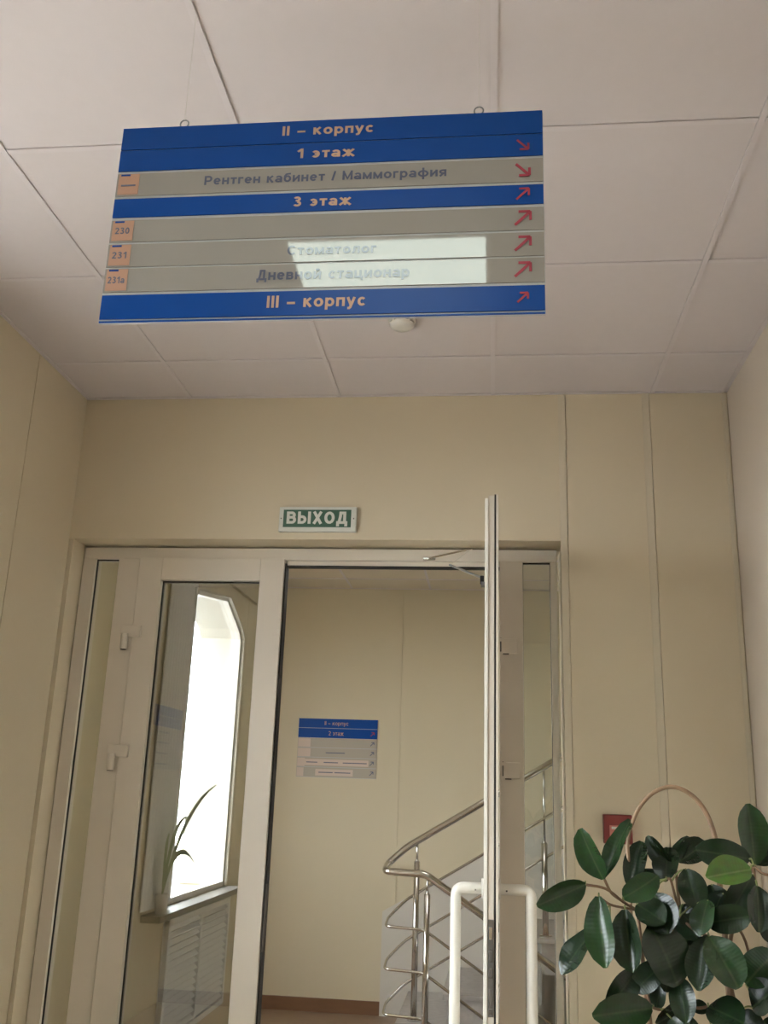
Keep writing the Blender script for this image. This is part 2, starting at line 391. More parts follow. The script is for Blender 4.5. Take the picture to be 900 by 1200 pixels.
# ------------------------------------------------------------------ ceilings: slab, tiles, bars
def ceiling(x0, x1, y0, y1, gx, gy, label, skip=(), tile=None):
    c = tag(box('ceiling', GAP_SHADE, None, x0-0.05, x1+0.05, y0-0.05, y1+0.05, ZC+0.045, ZC+0.15), label, 'ceiling', kind='structure')
    p = 0.6; hw = 0.0075
    ix = sorted({x0, x1} | {gx+p*k for k in range(-12, 12) if x0+0.02 < gx+p*k < x1-0.02})
    iy = sorted({y0, y1} | {gy+p*k for k in range(-20, 20) if y0+0.02 < gy+p*k < y1-0.02})
    cache = {}
    for i in range(len(ix)-1):
        for j in range(len(iy)-1):
            a, b, d, e = ix[i], ix[i+1], iy[j], iy[j+1]
            if any(a-0.01 < sx < b+0.01 and d-0.01 < sy < e+0.01 for sx, sy in skip): continue
            key = (round(b-a, 3), round(e-d, 3))
            if key not in cache:
                W, H = b-a-0.001, e-d-0.001
                bm = B(); bm.box(-W/2, W/2, -H/2, H/2, 0.0045, 0.016)
                o = bm.obj('ceiling_tile', tile or CEIL, c); cache[key] = o.data
            else: o = link('ceiling_tile', cache[key], c)
            o.location = ((a+b)/2, (d+e)/2, ZC + random.uniform(0, 0.0006))
    for x in ix[1:-1]: box('grid_bar', TBAR, c, x-hw, x+hw, y0, y1, ZC, ZC+0.0034)
    for y in iy[1:-1]:
        xx = ix
        for a, b in zip(xx[:-1], xx[1:]):
            box('grid_bar', TBAR, c, a+hw+0.001, b-hw-0.001, y-hw, y+hw, ZC+0.0004, ZC+0.0034)
    for nm, q in (('edge_trim', (x0, x0+0.014, y0, y1)), ('edge_trim', (x1-0.014, x1, y0, y1)), ('edge_trim', (x0, x1, y1-0.014, y1)), ('edge_trim', (x0, x1, y0, y0+0.014))):
        box(nm, TBAR, c, *q, ZC, ZC+0.003)
    return c
GX, GY = 0.0033, 3.0930
ceiling(XL, XR, YB, YW, GX, GY, 'suspended ceiling of square off-white tiles over the lobby', skip=[(-0.297, 0.393), (-0.297, -1.407)])
HGX = -1.06
ceiling(HL, HR, YH, YF, HGX, YF-0.35, 'suspended ceiling of square tiles over the stair hall', skip=[(HGX+0.9, YF-0.35-1.5)], tile=CEILH)

def troffer(cx, cy, m, label):
    t = thing('ceiling_light', (cx, cy, ZC), label, 'ceiling light')
    fr = B()
    h = 0.299
    for a in ((-h, h, -h, -h+0.02), (-h, h, h-0.02, h), (-h, -h+0.02, -h+0.02, h-0.02), (h-0.02, h, -h+0.02, h-0.02)):
        fr.box(cx+a[0], cx+a[1], cy+a[2], cy+a[3], ZC-0.004, ZC+0.03)
    fr.obj('light_frame', WHITE, t)
    box('diffuser', m, t, cx-h+0.02, cx+h-0.02, cy-h+0.02, cy+h-0.02, ZC+0.004, ZC+0.012)
troffer(-0.297, 0.393, TROF_R, 'square fluorescent ceiling panel mirrored in the hanging sign')
troffer(-0.297, -1.407, TROF_R, 'square fluorescent ceiling panel at the back of the lobby')
troffer(HGX+0.9, YF-0.35-1.5, FILL_H, 'unseen square ceiling panel added to brighten the stair hall')  # added lamp, out of view, to light the stair hall

# ------------------------------------------------------------------ windows (daylight)
def window(name, x, y0, y1, z0, z1, label, arched):
    t = thing(name, (x, (y0+y1)/2, z0), label, 'window', kind='structure')
    f = B(); w_ = 0.03
    if arched:
        o = arch(); i = arch(d=w_)
        for k in range(len(o)-1):
            f.prism([o[k], o[k+1], i[k+1], i[k]], 'x', x-0.03, x+0.03)
        zt = o[0][1]
    else:
        f.box(x-0.03, x+0.03, y0, y1, z1-w_, z1); zt = z1-w_
    f.box(x-0.03, x+0.03, y0, y0+w_, z0+w_, zt); f.box(x-0.03, x+0.03, y1-w_, y1, z0+w_, zt); f.box(x-0.03, x+0.03, y0, y1, z0, z0+w_)
    f.obj('window_frame', WHITE, t)
    g = B()
    if arched: g.prism([(y1-0.02, z0+0.02)] + arch(d=0.02) + [(y0+0.02, z0+0.02)], 'x', x-0.004, x+0.004)
    else: g.box(x-0.004, x+0.004, y0+0.03, y1-0.03, z0+0.03, z1-0.03)
    g.obj('window_pane', WPANE, t)
    return t
win1 = window('window_1', XL-0.05, WY0, WY1, WZ0, 2.59, 'tall daylight window mirrored in the glazed door leaf', True)
box('window_sill', SILLM, win1, XL-0.02, XL+0.095, WY0-0.05, 2.47, WZ0-0.03, WZ0)
rv = B()
o_ = [(WY1, WZ0)] + arch() + [(WY0, WZ0)]; i_ = [(WY1-0.008, WZ0+0.008)] + arch(d=0.008) + [(WY0+0.008, WZ0+0.008)]
for k in range(len(o_)-1):
    for xa_, xb_ in ((XL-0.30, XL-0.081), (XL-0.019, XL+0.001)):
        rv.prism([o_[k], o_[k+1], i_[k+1], i_[k]], 'x', xa_, xb_)
rv.obj('window_reveal', REVEAL, win1)
win2 = window('window_2', HL-0.12, HWY0, HWY1, HWZ0, HWZ1, 'daylight window in the left wall of the stair hall', False)
tag(box('ground', GROUNDM, None, -40, HL-T-0.001, -20, 30, -0.6, -0.5), 'grey paving outside the lobby window', 'ground', kind='structure')

# ------------------------------------------------------------------ door frame with sidelights
FY0, FY1 = 3.545, 3.61
df = thing('door_frame', (-0.68, 3.58, 0), 'white plastic door frame with narrow glazed sidelights set in the end wall', 'door frame', kind='structure')
FT = 2.353
XA, XB, XC, XD = -1.612, -1.562, -1.466, -1.380      # outer jamb, sidelight pane, left post
XE, XG, XH, XI = 0.030, 0.117, 0.219, 0.243
box('frame_header', PVC, df, XA, XI, FY0, FY1, 2.307, FT, bev=0.002)
box('frame_jamb', PVC, df, XA, XB, FY0, FY1, 0, 2.307, bev=0.002)
box('frame_post', PVC, df, XC, XD, FY0, FY1, 0, 2.307, bev=0.002)
box('frame_post', PVC, df, XE, XG, FY0, FY1, 0, 2.307, bev=0.002)
box('frame_jamb', PVC, df, XH, XI, FY0, FY1, 0, 2.307, bev=0.002)
box('door_stop', PVC, df, -0.79, XE, FY0+0.018, FY1, 2.290, 2.307)
box('door_seal', GASK, df, -0.79, XE, FY0+0.017, FY0+0.05, 2.284, 2.290)
def glazed(parent, x0, x1, z0, z1, gm=None, nm='pane', ts=0.004):
    yb = FY0+0.024
    g = B(); t_ = 0.004
    for a in ((x0, x0+ts, z0, z1), (x1-ts, x1, z0, z1), (x0, x1, z1-0.005, z1), (x0, x1, z0, z0+t_)):
        g.box(a[0], a[1], yb-0.008, yb, a[2], a[3])
    g.obj('glazing_seal', GASK, parent)
    return box(nm, gm or PANE, parent, x0+0.001, x1-0.001, yb, yb+0.004, z0+0.001, z1-0.001)
for a, b in ((XB, XC), (XG, XH)):
    box('bottom_rail', PVC, df, a, b, FY0, FY1, 0.0, 0.10)
    glazed(df, a, b, 0.10, 2.307, SIDEP, ts=0.0012 if a > 0 else 0.004)

# closed left leaf
LX0, LX1 = -1.377, -0.797
GX0, GX1, GZ1 = -1.283, -0.890, 2.222
d1 = thing('door_1', (LX1, 3.57, 0), 'closed narrow white door leaf with tall glass pane', 'door', kind='structure')
ly0 = FY0-0.008
box('door_stile', PVC, d1, LX0, GX0, ly0, FY1, 0.008, 2.311, bev=0.002)
box('door_stile', PVC, d1, GX1, LX1, ly0, FY1, 0.008, 2.311, bev=0.002)
box('door_rail', PVC, d1, GX0, GX1, ly0, FY1, GZ1, 2.311, bev=0.002)
box('door_rail', PVC, d1, GX0, GX1, ly0, FY1, 0.008, 0.14, bev=0.002)
glazed(d1, GX0, GX1, 0.14, GZ1)
box('door_seal', GASK, d1, LX1, LX1+0.006, FY0+0.006, FY1-0.01, 0.008, 2.295)
zz = [pX(311, y, LX1+0.005).z for y in (1112, 1036)]
box('strike_plate', GAP_SHADE, d1, LX1+0.006, LX1+0.012, FY0-0.004, FY0+0.03, zz[0], zz[1])
# right strip of glazing bead
def hinge(parent, x, z, s=1):
    h = B().box(x-0.042*0.95, x+0.042*0.95, ly0-0.012, ly0, z-0.022, z+0.022, bev=0.003)
    h.cyl((x-0.020*s, ly0-0.014, z-0.070), (x-0.020*s, ly0-0.014, z-0.010), 0.0135, 14)
    o = h.obj('hinge', PVC, parent)
    B().cyl((x-0.020*s, ly0-0.014, z-0.0725), (x-0.020*s, ly0-0.014, z-0.070), 0.011, 12).obj('hinge_cap', GAP_SHADE, o)
for y_, x_ in ((740, 154), (880, 140)):
    q = pY(x_, y_, ly0); hinge(d1, XD+0.0, q.z)
hinge(d1, XD, 0.35)

# open right leaf, seen edge-on
RX0, RX1 = -0.0195, 0.0205
NY = 2.735
d2 = thing('door_2', (0.03, 3.54, 0), 'wide white door leaf standing open edge-on towards the viewer', 'door', kind='structure')
RT = 2.322
HY = FY0 - 0.012
mx0, mx1 = RX0+0.010, RX1-0.012
# profile: room-side flange, body, seal groove, back flange
def ring(x0, x1, y0, y1, z0, z1, w_):
    return (('door_stile', (x0, x1, y0, y0+w_, z0, z1)), ('door_stile', (x0, x1, y1-w_, y1, z0, z1)),
            ('door_rail', (x0, x1, y0+w_, y1-w_, z1-w_, z1)), ('door_rail', (x0, x1, y0+w_, y1-w_, z0, z0+w_+0.05)))
for nm, q in ring(mx0, mx1, NY+0.004, HY-0.004, 0.012, RT-0.004, 0.09): box(nm, PVC, d2, *q, bev=0.0015)
for nm, q in ring(RX0, mx0, NY, HY, 0.008, RT-0.014, 0.095): box('flange_'+nm.split('_')[1], TUBEW, d2, *q, bev=0.0015)
for nm, q in ring(mx1, mx1+0.005, NY+0.002, HY-0.004, 0.012, RT-0.002, 0.085): box('seal_strip', GASK, d2, *q)
for nm, q in ring(mx1+0.005, RX1, NY, HY, 0.012, RT-0.002, 0.09): box('cover_'+nm.split('_')[1], PVC, d2, *q, bev=0.001)
box('pane', PANE, d2, -0.003, 0.003, NY+0.08, HY-0.08, 0.13, RT-0.08)
# lock plate on the edge
lz = [pY(577, y, NY).z for y in (1192, 1078)]
lp = box('lock_plate', DULL, d2, mx0+0.002, mx1-0.001, NY-0.001, NY+0.006, lz[0], lz[1])
zc_ = (lz[0]+lz[1])/2
for k, (f, hgt, m_) in enumerate(((0.86, 0.030, CHROME), (0.62, 0.03, GAP_SHADE), (0.44, 0.022, GAP_SHADE), (0.18, 0.045, GAP_SHADE), (0.05, 0.012, GAP_SHADE))):
    zz_ = lz[0] + f*(lz[1]-lz[0])
    box('latch' if m_ is CHROME else 'lock_slot', m_, lp, mx0+0.005, mx1-0.004, NY-(0.006 if m_ is CHROME else 0.002), NY+0.002, zz_-hgt/2, zz_+hgt/2, bev=0.0008)
# bar handles on both faces
HYY = 2.80
zt = pY(577, 1041.5, HYY).z
for s, xf, px in ((-1, RX0, 533.5), (1, RX1, 623.0)):
    xo = pY(px, 1100, HYY).x
    pts = fillet([(xf, HYY, zt), (xo, HYY, zt), (xo, HYY, 0.50), (xf, HYY, 0.50)], 0.022, 6)
    hb = B().tube(pts, 0.0145, 16).obj('bar_handle', TUBEW, d2, smooth=True)
    B().cyl((xf, HYY, zt), (xf+s*0.006, HYY, zt), 0.025, 20).cyl((xf, HYY, 0.50), (xf+s*0.006, HYY, 0.50), 0.025, 20).obj('handle_rose', WHITE, hb)
    B().cyl((xf+s*0.022, HYY-0.0152, zt-0.002), (xf+s*0.022, HYY-0.0135, zt-0.004), 0.0025, 8).obj('screw', GAP_SHADE, hb)
# hinges on the post
for x_, y_ in ((597, 757), (600, 903)):
    q = pY(x_, y_, FY0-0.01)
    h = B().box(q.x-0.030, q.x+0.030, FY0-0.014, FY0, q.z-0.028, q.z+0.028, bev=0.003).box(RX1, q.x-0.02, FY0-0.016, FY0-0.004, q.z+0.016, q.z+0.028)
    o = h.obj('hinge', PVC, d2)
    B().box(q.x-0.024, q.x-0.002, FY0-0.0155, FY0-0.006, q.z-0.0315, q.z-0.0275).box(q.x-0.034, q.x-0.0295, FY0-0.012, FY0, q.z-0.02, q.z+0.03).obj('hinge_shade', GAP_SHADE, o)  # dark strips stand in for the shadow lines under and beside the hinge

# door closer arms
dc = thing('door_closer', (-0.2, FY0, 2.31), 'thin folding door closer arm joining the frame header to the open leaf', 'door closer')
a0 = pY(503, 654, FY0-0.012); a1 = pY(553, 643, 3.40)
box('closer_bracket', STEEL, dc, a0.x-0.024, a0.x+0.024, FY0-0.010, FY0, a0.z-0.006, a0.z+0.005, bev=0.002)
B().tube([a0, a1], 0.0036, 8).obj('closer_arm', STEEL, dc)
b0 = pY(527, 662, 3.47); b1 = pY(565, 677, 3.22)
B().tube([a1, b0], 0.0022, 8).obj('closer_link', PVC, dc)
B().tube([b0, b1], 0.004, 8).obj('closer_arm', DULL, dc)
B().cyl((b1.x, b1.y, b1.z+0.006), (b1.x, b1.y, b1.z-0.022), 0.007, 12).obj('closer_pivot', GASK, dc)
box('closer_shoe', DULL, dc, b1.x-0.004, RX0, b1.y-0.02, b1.y+0.02, b1.z-0.03, b1.z-0.018)

# ------------------------------------------------------------------ exit sign
ex = thing('exit_sign', (-0.657, YW, 2.39), 'green and white exit sign box fixed on the wall above the doors', 'sign')
ca, cb = pY(328, 594, YW-0.02), pY(417, 623, YW-0.02)
box('sign_box', EXITW, ex, ca.x, cb.x, YW-0.022, YW, cb.z, ca.z, bev=0.003)
fx0, fx1, fz0, fz1 = ca.x+0.017, cb.x-0.02, cb.z+0.016, ca.z-0.012
box('green_face', GREEN, ex, fx0, fx1, YW-0.0235, YW-0.0215, fz0, fz1)
text('ВЫХОД', EXITW, ex, ((fx0+fx1)/2, YW-0.0242, (fz0+fz1)/2-0.001), (fx1-fx0)*0.90, (fz1-fz0)*0.88, bold=0.22)
for x in (ca.x+0.008, cb.x-0.010):
    B().cyl((x, YW-0.023, (fz0+fz1)/2), (x, YW-0.0215, (fz0+fz1)/2), 0.0025, 8).obj('screw', GAP_SHADE, ex)

# ------------------------------------------------------------------ hanging direction sign
SYY = 1.5
hs = thing('hanging_sign', (-0.306, SYY, 2.258), 'large blue and grey direction sign hung from the ceiling', 'sign')
sx0, sx1 = -0.709, 0.091
TH = 0.008
box('back_plate', SIGNEDGE, hs, sx0-0.001, sx1+0.001, SYY, SYY+TH, 2.2578, 2.6705)
rows = [(152, 177, 'b'), (178, 202, 'b'), (205, 231, 'g'), (234.5, 256, 'b'), (259.5, 285, 'g'), (287.5, 314, 'g'), (316, 343.5, 'g'), (347, 375, 'b'), (377.2, 379, 'b')]
def rz(y):        # left-edge pixel row -> height on the sign
    return pY(144-26*(y-152)/226, y, SYY).z
def sxz(x, y): q = pY(x, y, SYY); return q.x, q.z
rowz = []
for (a, b, k) in rows:
    z1, z0 = rz(a), rz(b); rowz.append((z0, z1))
    d = 0.0025 if k == 'b' else 0.002
    box('sign_strip', BLUE if k == 'b' else GREY, hs, sx0, sx1, SYY-d, SYY, z0, z1, bev=0.0004)
def rowtext(body, i, xa, xb, hgt, m, bold):
    z0, z1 = rowz[i]; zc = (z0+z1)/2
    X0 = pY(xa, (rows[i][0]+rows[i][1])/2-3, SYY).x; X1 = pY(xb, (rows[i][0]+rows[i][1])/2-3, SYY).x
    text(body, m, hs, ((X0+X1)/2, SYY-0.0031, zc), X1-X0, hgt, bold=bold)
rowtext('II – корпус', 0, 331, 437, 0.0265, ORANGE, 0.19)
rowtext('1 этаж', 1, 348, 416, 0.0225, ORANGE, 0.19)
rowtext('Рентген кабинет / Маммография', 2, 240, 523, 0.0250, INKG, 0.18)
rowtext('3 этаж', 3, 344, 412, 0.0225, ORANGE, 0.19)
rowtext('Стоматолог', 5, 337, 441, 0.0205, INKG, 0.18)
rowtext('Дневной стационар', 6, 301, 480, 0.0265, INKG, 0.18)
rowtext('III – корпус', 7, 313, 428, 0.030, ORANGE, 0.19)
def arrow(parent, cx, y, cz, s, down, m, wd=0.0026):
    # two-stroke arrow: diagonal shaft and an open corner head
    sg = -1 if down else 1
    bm = B()
    def bar(p, q):
        p, q = Vector(p), Vector(q); d = (q-p).normalized(); n = Vector((-d.y, d.x))*wd
        bm.prism([tuple(p-n), tuple(q-n), tuple(q+n), tuple(p+n)], 'y', y-0.0006, y)
    bar((cx-s, cz-sg*s), (cx+s*0.85, cz+sg*s*0.85))
    bar((cx-s*0.55, cz+sg*s), (cx+s, cz+sg*s))
    bar((cx+s, cz+sg*s), (cx+s, cz-sg*s*0.3))
    return bm.obj('arrow', m, parent)
for i, down, s in ((1, True, 0.010), (2, True, 0.012), (3, False, 0.011), (4, False, 0.0135), (5, False, 0.0135), (6, False, 0.0135), (7, False, 0.009)):
    X = pY(612.5, rows[i][0], SYY).x
    arrow(hs, X, SYY-0.0032-(0.0002 if i in (1, 3, 7) else 0), sum(rowz[i])/2, s, down, RED, 0.0024 if i in (2, 4, 5, 6) else 0.0018)
for i, t_ in ((2, ''), (4, '230'), (5, '231'), (6, '231а')):
    z0, z1 = rowz[i]
    st = box('sticker', STICK, hs, sx0+0.004, sx0+0.044, SYY-0.0032, SYY-0.002, z0+0.003, z1-0.002)
    box('sticker_tab', BLUE, st, sx0+0.008, sx0+0.026, SYY-0.0042, SYY-0.003, z1-0.006, z1-0.003)
    if t_: text(t_, INK, st, (sx0+0.0235, SYY-0.0038, (z0+z1)/2), 0.028 if len(t_) == 3 else 0.032, 0.014, bold=0.18)
    else: box('sticker_line', INK, st, sx0+0.010, sx0+0.038, SYY-0.0042, SYY-0.003, (z0+z1)/2-0.004, (z0+z1)/2-0.001)
for px, py in ((215, 146), (561, 131)):
    X = pY(px, py, SYY).x; zc = 2.683; yc = SYY+TH/2
    bm = B(); bm.tube([(X+0.0085*math.cos(a), yc+0.002*math.sin(a*0.5), zc+0.0085*math.sin(a)) for a in [2*math.pi*k/20 for k in range(21)]], 0.0014, 8)
    rg = bm.obj('hanging_ring', DULL, hs, smooth=True)
    B().cyl((X, yc, 2.670), (X, yc, 2.6755), 0.0016, 8).obj('ring_shank', DULL, rg)
    B().cyl((X, yc, zc+0.008), (X, yc, ZC), 0.00035, 6).obj('hanging_line', WHITE, hs)

# ------------------------------------------------------------------ smoke detector
q = pZ(471, 372, ZC)
sd = thing('smoke_detector', (q.x, q.y, ZC), 'small round white smoke detector on the ceiling behind the hanging sign', 'smoke detector')
B().lathe(q.x, q.y, [(0.040, ZC), (0.045, ZC-0.004), (0.045, ZC-0.014), (0.041, ZC-0.017)], 32).obj('detector_base', WHITE, sd, smooth=False)
B().lathe(q.x, q.y, [(0.033, ZC-0.017), (0.033, ZC-0.024)], 24).obj('detector_slots', GAP_SHADE, sd)
B().lathe(q.x, q.y, [(0.039, ZC-0.024), (0.040, ZC-0.028), (0.034, ZC-0.036), (0.018, ZC-0.041), (0.004, ZC-0.042)], 32).obj('detector_cap', WHITE, sd, smooth=True)
for k in range(8):
    a = 2*math.pi*k/8; c_, s_ = math.cos(a), math.sin(a)
    B().cyl((q.x+0.037*c_, q.y+0.037*s_, ZC-0.0255), (q.x+0.037*c_, q.y+0.037*s_, ZC-0.016), 0.003, 8).obj('detector_rib', WHITE, sd)

# ------------------------------------------------------------------ fire call point
ra, rb = pY(707, 954, YW-0.03), pY(742, 990, YW-0.03)
fc = thing('fire_call_point', ((ra.x+rb.x)/2, YW, rb.z), 'small red fire alarm box on the wall behind the plant', 'alarm')
box('call_box', CALLRED, fc, ra.x, rb.x, YW-0.034, YW, rb.z, ra.z, bev=0.004)
cw = (ra.x+rb.x)/2; ch = (ra.z+rb.z)/2
box('call_window', mat('call_window_plastic', (0.55, 0.20, 0.16), 0.3), fc, cw-0.028, cw+0.028, YW-0.0365, YW-0.033, ch-0.03, ch+0.012)
box('call_label', EXITW, fc, cw-0.022, cw-0.002, YW-0.0375, YW-0.0355, ch+0.0, ch+0.008)
box('call_button', GASK, fc, cw-0.008, cw+0.008, YW-0.040, YW-0.036, ch-0.022, ch-0.006, bev=0.002)

# ------------------------------------------------------------------ direction signs in the hall
def hall_sign(name, frame, label, full=True):
    """frame(u, v, d): u along 0..1, v up 0..1, d out from the wall"""
    o0 = frame(0.5, 0, 0); t = thing(name, o0, label, 'sign')
    def plate(nm, m, u0, u1, v0, v1, d0, d1, par=None):
        bm = B(); A = [bm.bm.verts.new(frame(u, v, d)) for d in (d0, d1) for u, v in ((u0, v0), (u1, v0), (u1, v1), (u0, v1))]
        for f in ((0, 1, 2, 3), (7, 6, 5, 4), (0, 4, 5, 1), (1, 5, 6, 2), (2, 6, 7, 3), (3, 7, 4, 0)): bm.bm.faces.new([A[k] for k in f])
        return bm.obj(nm, m, par or t)
    plate('back_plate', SIGNEDGE, 0, 1, 0, 1, 0, 0.006)
    vs = [1, 0.835, 0.665, 0.50, 0.335, 0.17, 0.0]
    for i in range(6):
        plate('sign_strip', BLUE if i < 2 else GREYH, 0, 1, vs[i+1]+0.006, vs[i]-0.001, 0.006, 0.008)
    return t, plate, vs
GREYH = mat('grey_hall_sign_strip', (0.42, 0.37, 0.30), 0.35)
PINK = mat('pale_pink_sticker', (0.62, 0.50, 0.42), 0.6)
c0 = pY(347, 910, YF); c1 = pY(443, 844, YF); fw, fh = c1.x-c0.x, c1.z-c0.z
t, plate, vs = hall_sign('wall_sign', lambda u, v, d: Vector((c0.x+u*fw, YF-d, c0.z+v*fh)), 'blue and grey direction sign on the far wall seen through the open doorway')
def far_text(body, u, v, wd, hg, m): text(body, m, t, (c0.x+u*fw, YF-0.009, c0.z+v*fh), wd*fw, hg*fh, bold=0.13)
far_text('II – корпус', 0.48, 0.915, 0.30, 0.085, ORANGE)
far_text('2 этаж', 0.48, 0.75, 0.19, 0.075, ORANGE)
for i, (a, b) in enumerate(((0.0, 0.16), (0.0, 0.165), (0.0, 0.10), (0.0, 0.09))):
    plate('sticker', PINK, a+0.005, b, vs[i+3]+0.012, vs[i+2]-0.012, 0.008, 0.009)
plate('paper_strip', PINK, 0.10, 0.90, vs[5]+0.03, vs[4]-0.03, 0.008, 0.009)
plate('paper_strip', PINK, 0.24, 0.71, vs[6]+0.03, vs[5]-0.03, 0.008, 0.009)
for i, segs in ((3, ((0.36, 0.60),)), (4, ((0.12, 0.26), (0.34, 0.52), (0.58, 0.88))), (5, ((0.28, 0.46), (0.48, 0.68)))):
    vm = (vs[i]+vs[i+1])/2
    for a, b in segs: plate('lettering', INK, a, b, vm-0.008, vm+0.008, 0.009, 0.0095)
for i in (1, 2, 3, 4, 5):
    arrow(t, c0.x+0.94*fw, YF-0.0092, c0.z+fh*(vs[i]+vs[i+1])/2, 0.013, False, RED if i == 1 else INK, 0.0028)
# on the left hall wall, behind the glazed leaf
k_ = abs(HL)/2.13
y0_, y1_ = 6.36, 7.07
z0_, z1_ = 1.46+0.085*k_, 1.46+0.485*k_
t2, plate2, vs2 = hall_sign('wall_sign', lambda u, v, d: Vector((HL+d, y0_+u*(y1_-y0_), z0_+v*(z1_-z0_))), 'blue and grey direction sign on the left hall wall behind the glazed leaf')
for i in range(4):
    plate2('sticker', PINK, 0.01, 0.1, vs2[i+3]+0.012, vs2[i+2]-0.012, 0.008, 0.009)
    plate2('lettering', INK, 0.3, 0.62, (vs2[i+2]+vs2[i+3])/2-0.012, (vs2[i+2]+vs2[i+3])/2+0.012, 0.008, 0.009)

# ------------------------------------------------------------------ stairs
RISE, RUN = 0.165, 0.275
UY0, UY1 = 6.16, YF
su = thing('staircase', (STX, UY0, 0), 'grey stone stair flight climbing to the right along the far wall', 'stairs')
for i in range(10):
    x = STX+i*RUN; z = RISE*(i+1)
    x2 = HR-0.005 if i == 9 else x+RUN
    st = box('step', STEPM, su, x, x2, UY0, UY1-0.022, 0 if i == 0 else z-RISE-0.03, z-0.03)
    box('tread', STEPM, st, x-0.025, x2, UY0-0.01, UY1-0.022, z-0.03, z, bev=0.004)
sdn = thing('staircase', (SX, SY1, 0), 'grey stone stair flight going down to the right', 'stairs')
for i in range(8):
    x = SX+i*RUN; z = -RISE*(i+1)
    x2 = HR-0.005 if i == 7 else x+RUN
    st = box('step', STEPM, sdn, x+0.002, x2, SY0+0.002, SY1-0.002, z-RISE-0.03, z-0.03)
    box('tread', STEPM, st, x+0.002, x2, SY0+0.002, SY1-0.002, z-0.03, z, bev=0.004)
# pale dado following the flight on the far wall
da = [(-0.749, 0.0), (HR-0.01, 0.0), (HR-0.01, 0.66+0.575*(HR+0.74)), (-0.749, 0.655)]
da = [(x, min(z, ZC-0.05)) for x, z in da]
tag(B().prism([(-0.749, 0.0), (2.55, 0.0), (2.55, 2.52), (-0.749, 0.655)], 'y', YF-0.02, YF).obj('trim_1', WAIN), 'pale grey sloping dado on the far wall beside the stairs', 'trim', kind='structure')

# ------------------------------------------------------------------ railing
rl = thing('stair_railing', (-0.45, 6.2, RISE), 'polished steel stair railing with a looped handrail end', 'railing')
YU, YD = 6.24, 6.03
def hz_up(x): return 1.414 + 0.60*(x+0.044)
def hz_dn(x): return 0.905 - 0.63*(x+0.25)
def loop(drop, r, nm, xl):
    xa = -0.50; xd = -0.46
    zl = 0.995 - drop
    pts = [(1.9, YU, hz_up(1.9)-drop), (-0.515, YU, hz_up(-0.515)-drop), (xl, YU-0.02, zl+0.035), (xl, YD+0.03, zl+0.004), (-0.385, YD, zl-0.002), (1.8, YD, hz_dn(1.8)-drop)]
    full = fillet(pts, 0.04, 7)
    return B().tube(full, r, 14).obj(nm, STEEL, rl, smooth=True)
loop(0.0, 0.021, 'handrail', -0.630)
for d in (0.305, 0.535, 0.775):
    loop(d, 0.0085, 'middle_rail', -0.618)
def post(x, y, z0, ztop, thin):
    p = B().cyl((x, y, z0), (x, y, ztop-thin), 0.0185, 16).obj('post', STEEL, rl, smooth=True)
    B().cyl((x, y, ztop-thin), (x, y, ztop), 0.0075, 12).cyl((x, y, ztop-thin), (x, y, ztop-thin+0.008), 0.0135, 14).obj('post_pin', STEEL, p, smooth=True)
    B().cyl((x, y, z0), (x, y, z0+0.008), 0.04, 20).obj('post_flange', STEEL, p)
post(-0.453, YU, RISE, hz_up(-0.453), 0.12)
post(-0.373, YD, 0.0, hz_dn(-0.373), 0.10)
post(0.325, YU, RISE*4, hz_up(0.325), 0.45)
post(1.15, YU, RISE*7, hz_up(1.15), 0.12)
post(0.45, YD, -RISE*3, hz_dn(0.45), 0.12)
post(1.25, YD, -RISE*6, hz_dn(1.25), 0.12)

# ------------------------------------------------------------------ rubber plant on a stand
PYY = 2.0
PC = Vector((0.36, 2.06))
stand = thing('plant_stand', (PC.x, PC.y, 0), 'round brown wooden plant stand under the rubber plant', 'plant stand')
B().lathe(PC.x, PC.y, [(0.15, 0.69), (0.16, 0.695), (0.16, 0.715), (0.155, 0.72)], 32).obj('stand_top', WOODM, stand)
for k in range(4):
    a = math.pi/4+k*math.pi/2
    B().cyl((PC.x+0.15*math.cos(a), PC.y+0.15*math.sin(a), 0), (PC.x+0.11*math.cos(a), PC.y+0.11*math.sin(a), 0.69), 0.014, 12, 0.017).obj('leg', WOODM, stand, smooth=True)
plant = thing('rubber_plant', (PC.x, PC.y, 0.72), 'bushy rubber plant with glossy dark green leaves in the lower right corner', 'plant')
pot = B().lathe(PC.x, PC.y, [(0.085, 0.72), (0.088, 0.725), (0.118, 0.90), (0.128, 0.905), (0.130, 0.945), (0.118, 0.945), (0.110, 0.915)], 36).obj('pot', POTM, plant, smooth=False)
B().lathe(PC.x, PC.y, [(0.108, 0.90), (0.109, 0.918), (0.06, 0.924), (0.01, 0.926)], 24).obj('soil', SOILM, pot)
# cane hoop
hl_, ht_, hr_ = pY(735, 1004, PYY+0.06), pY(787, 923, PYY+0.06), pY(840, 992, PYY+0.06)
hy = PYY+0.06
def hp(px, py): q = pY(px, py, hy); return (q.x, q.y, q.z)
hpts = [(hl_.x-0.01, hy, 0.92), (hl_.x+0.003, hy, 1.15), hp(737, 1020), hp(736, 985), hp(746, 952), hp(764, 930), hp(786, 922), hp(808, 930), hp(826, 950), hp(838, 982), hp(842, 1020), (hr_.x+0.006, hy, 1.15), (hr_.x+0.0, hy, 0.92)]
hh = bez(hpts, 6); n_ = len(hh)
B().tube(hh, [0.0030+0.0030*(i/n_) for i in range(n_)], 10).obj('cane_hoop', HOOPM, plant, smooth=True)

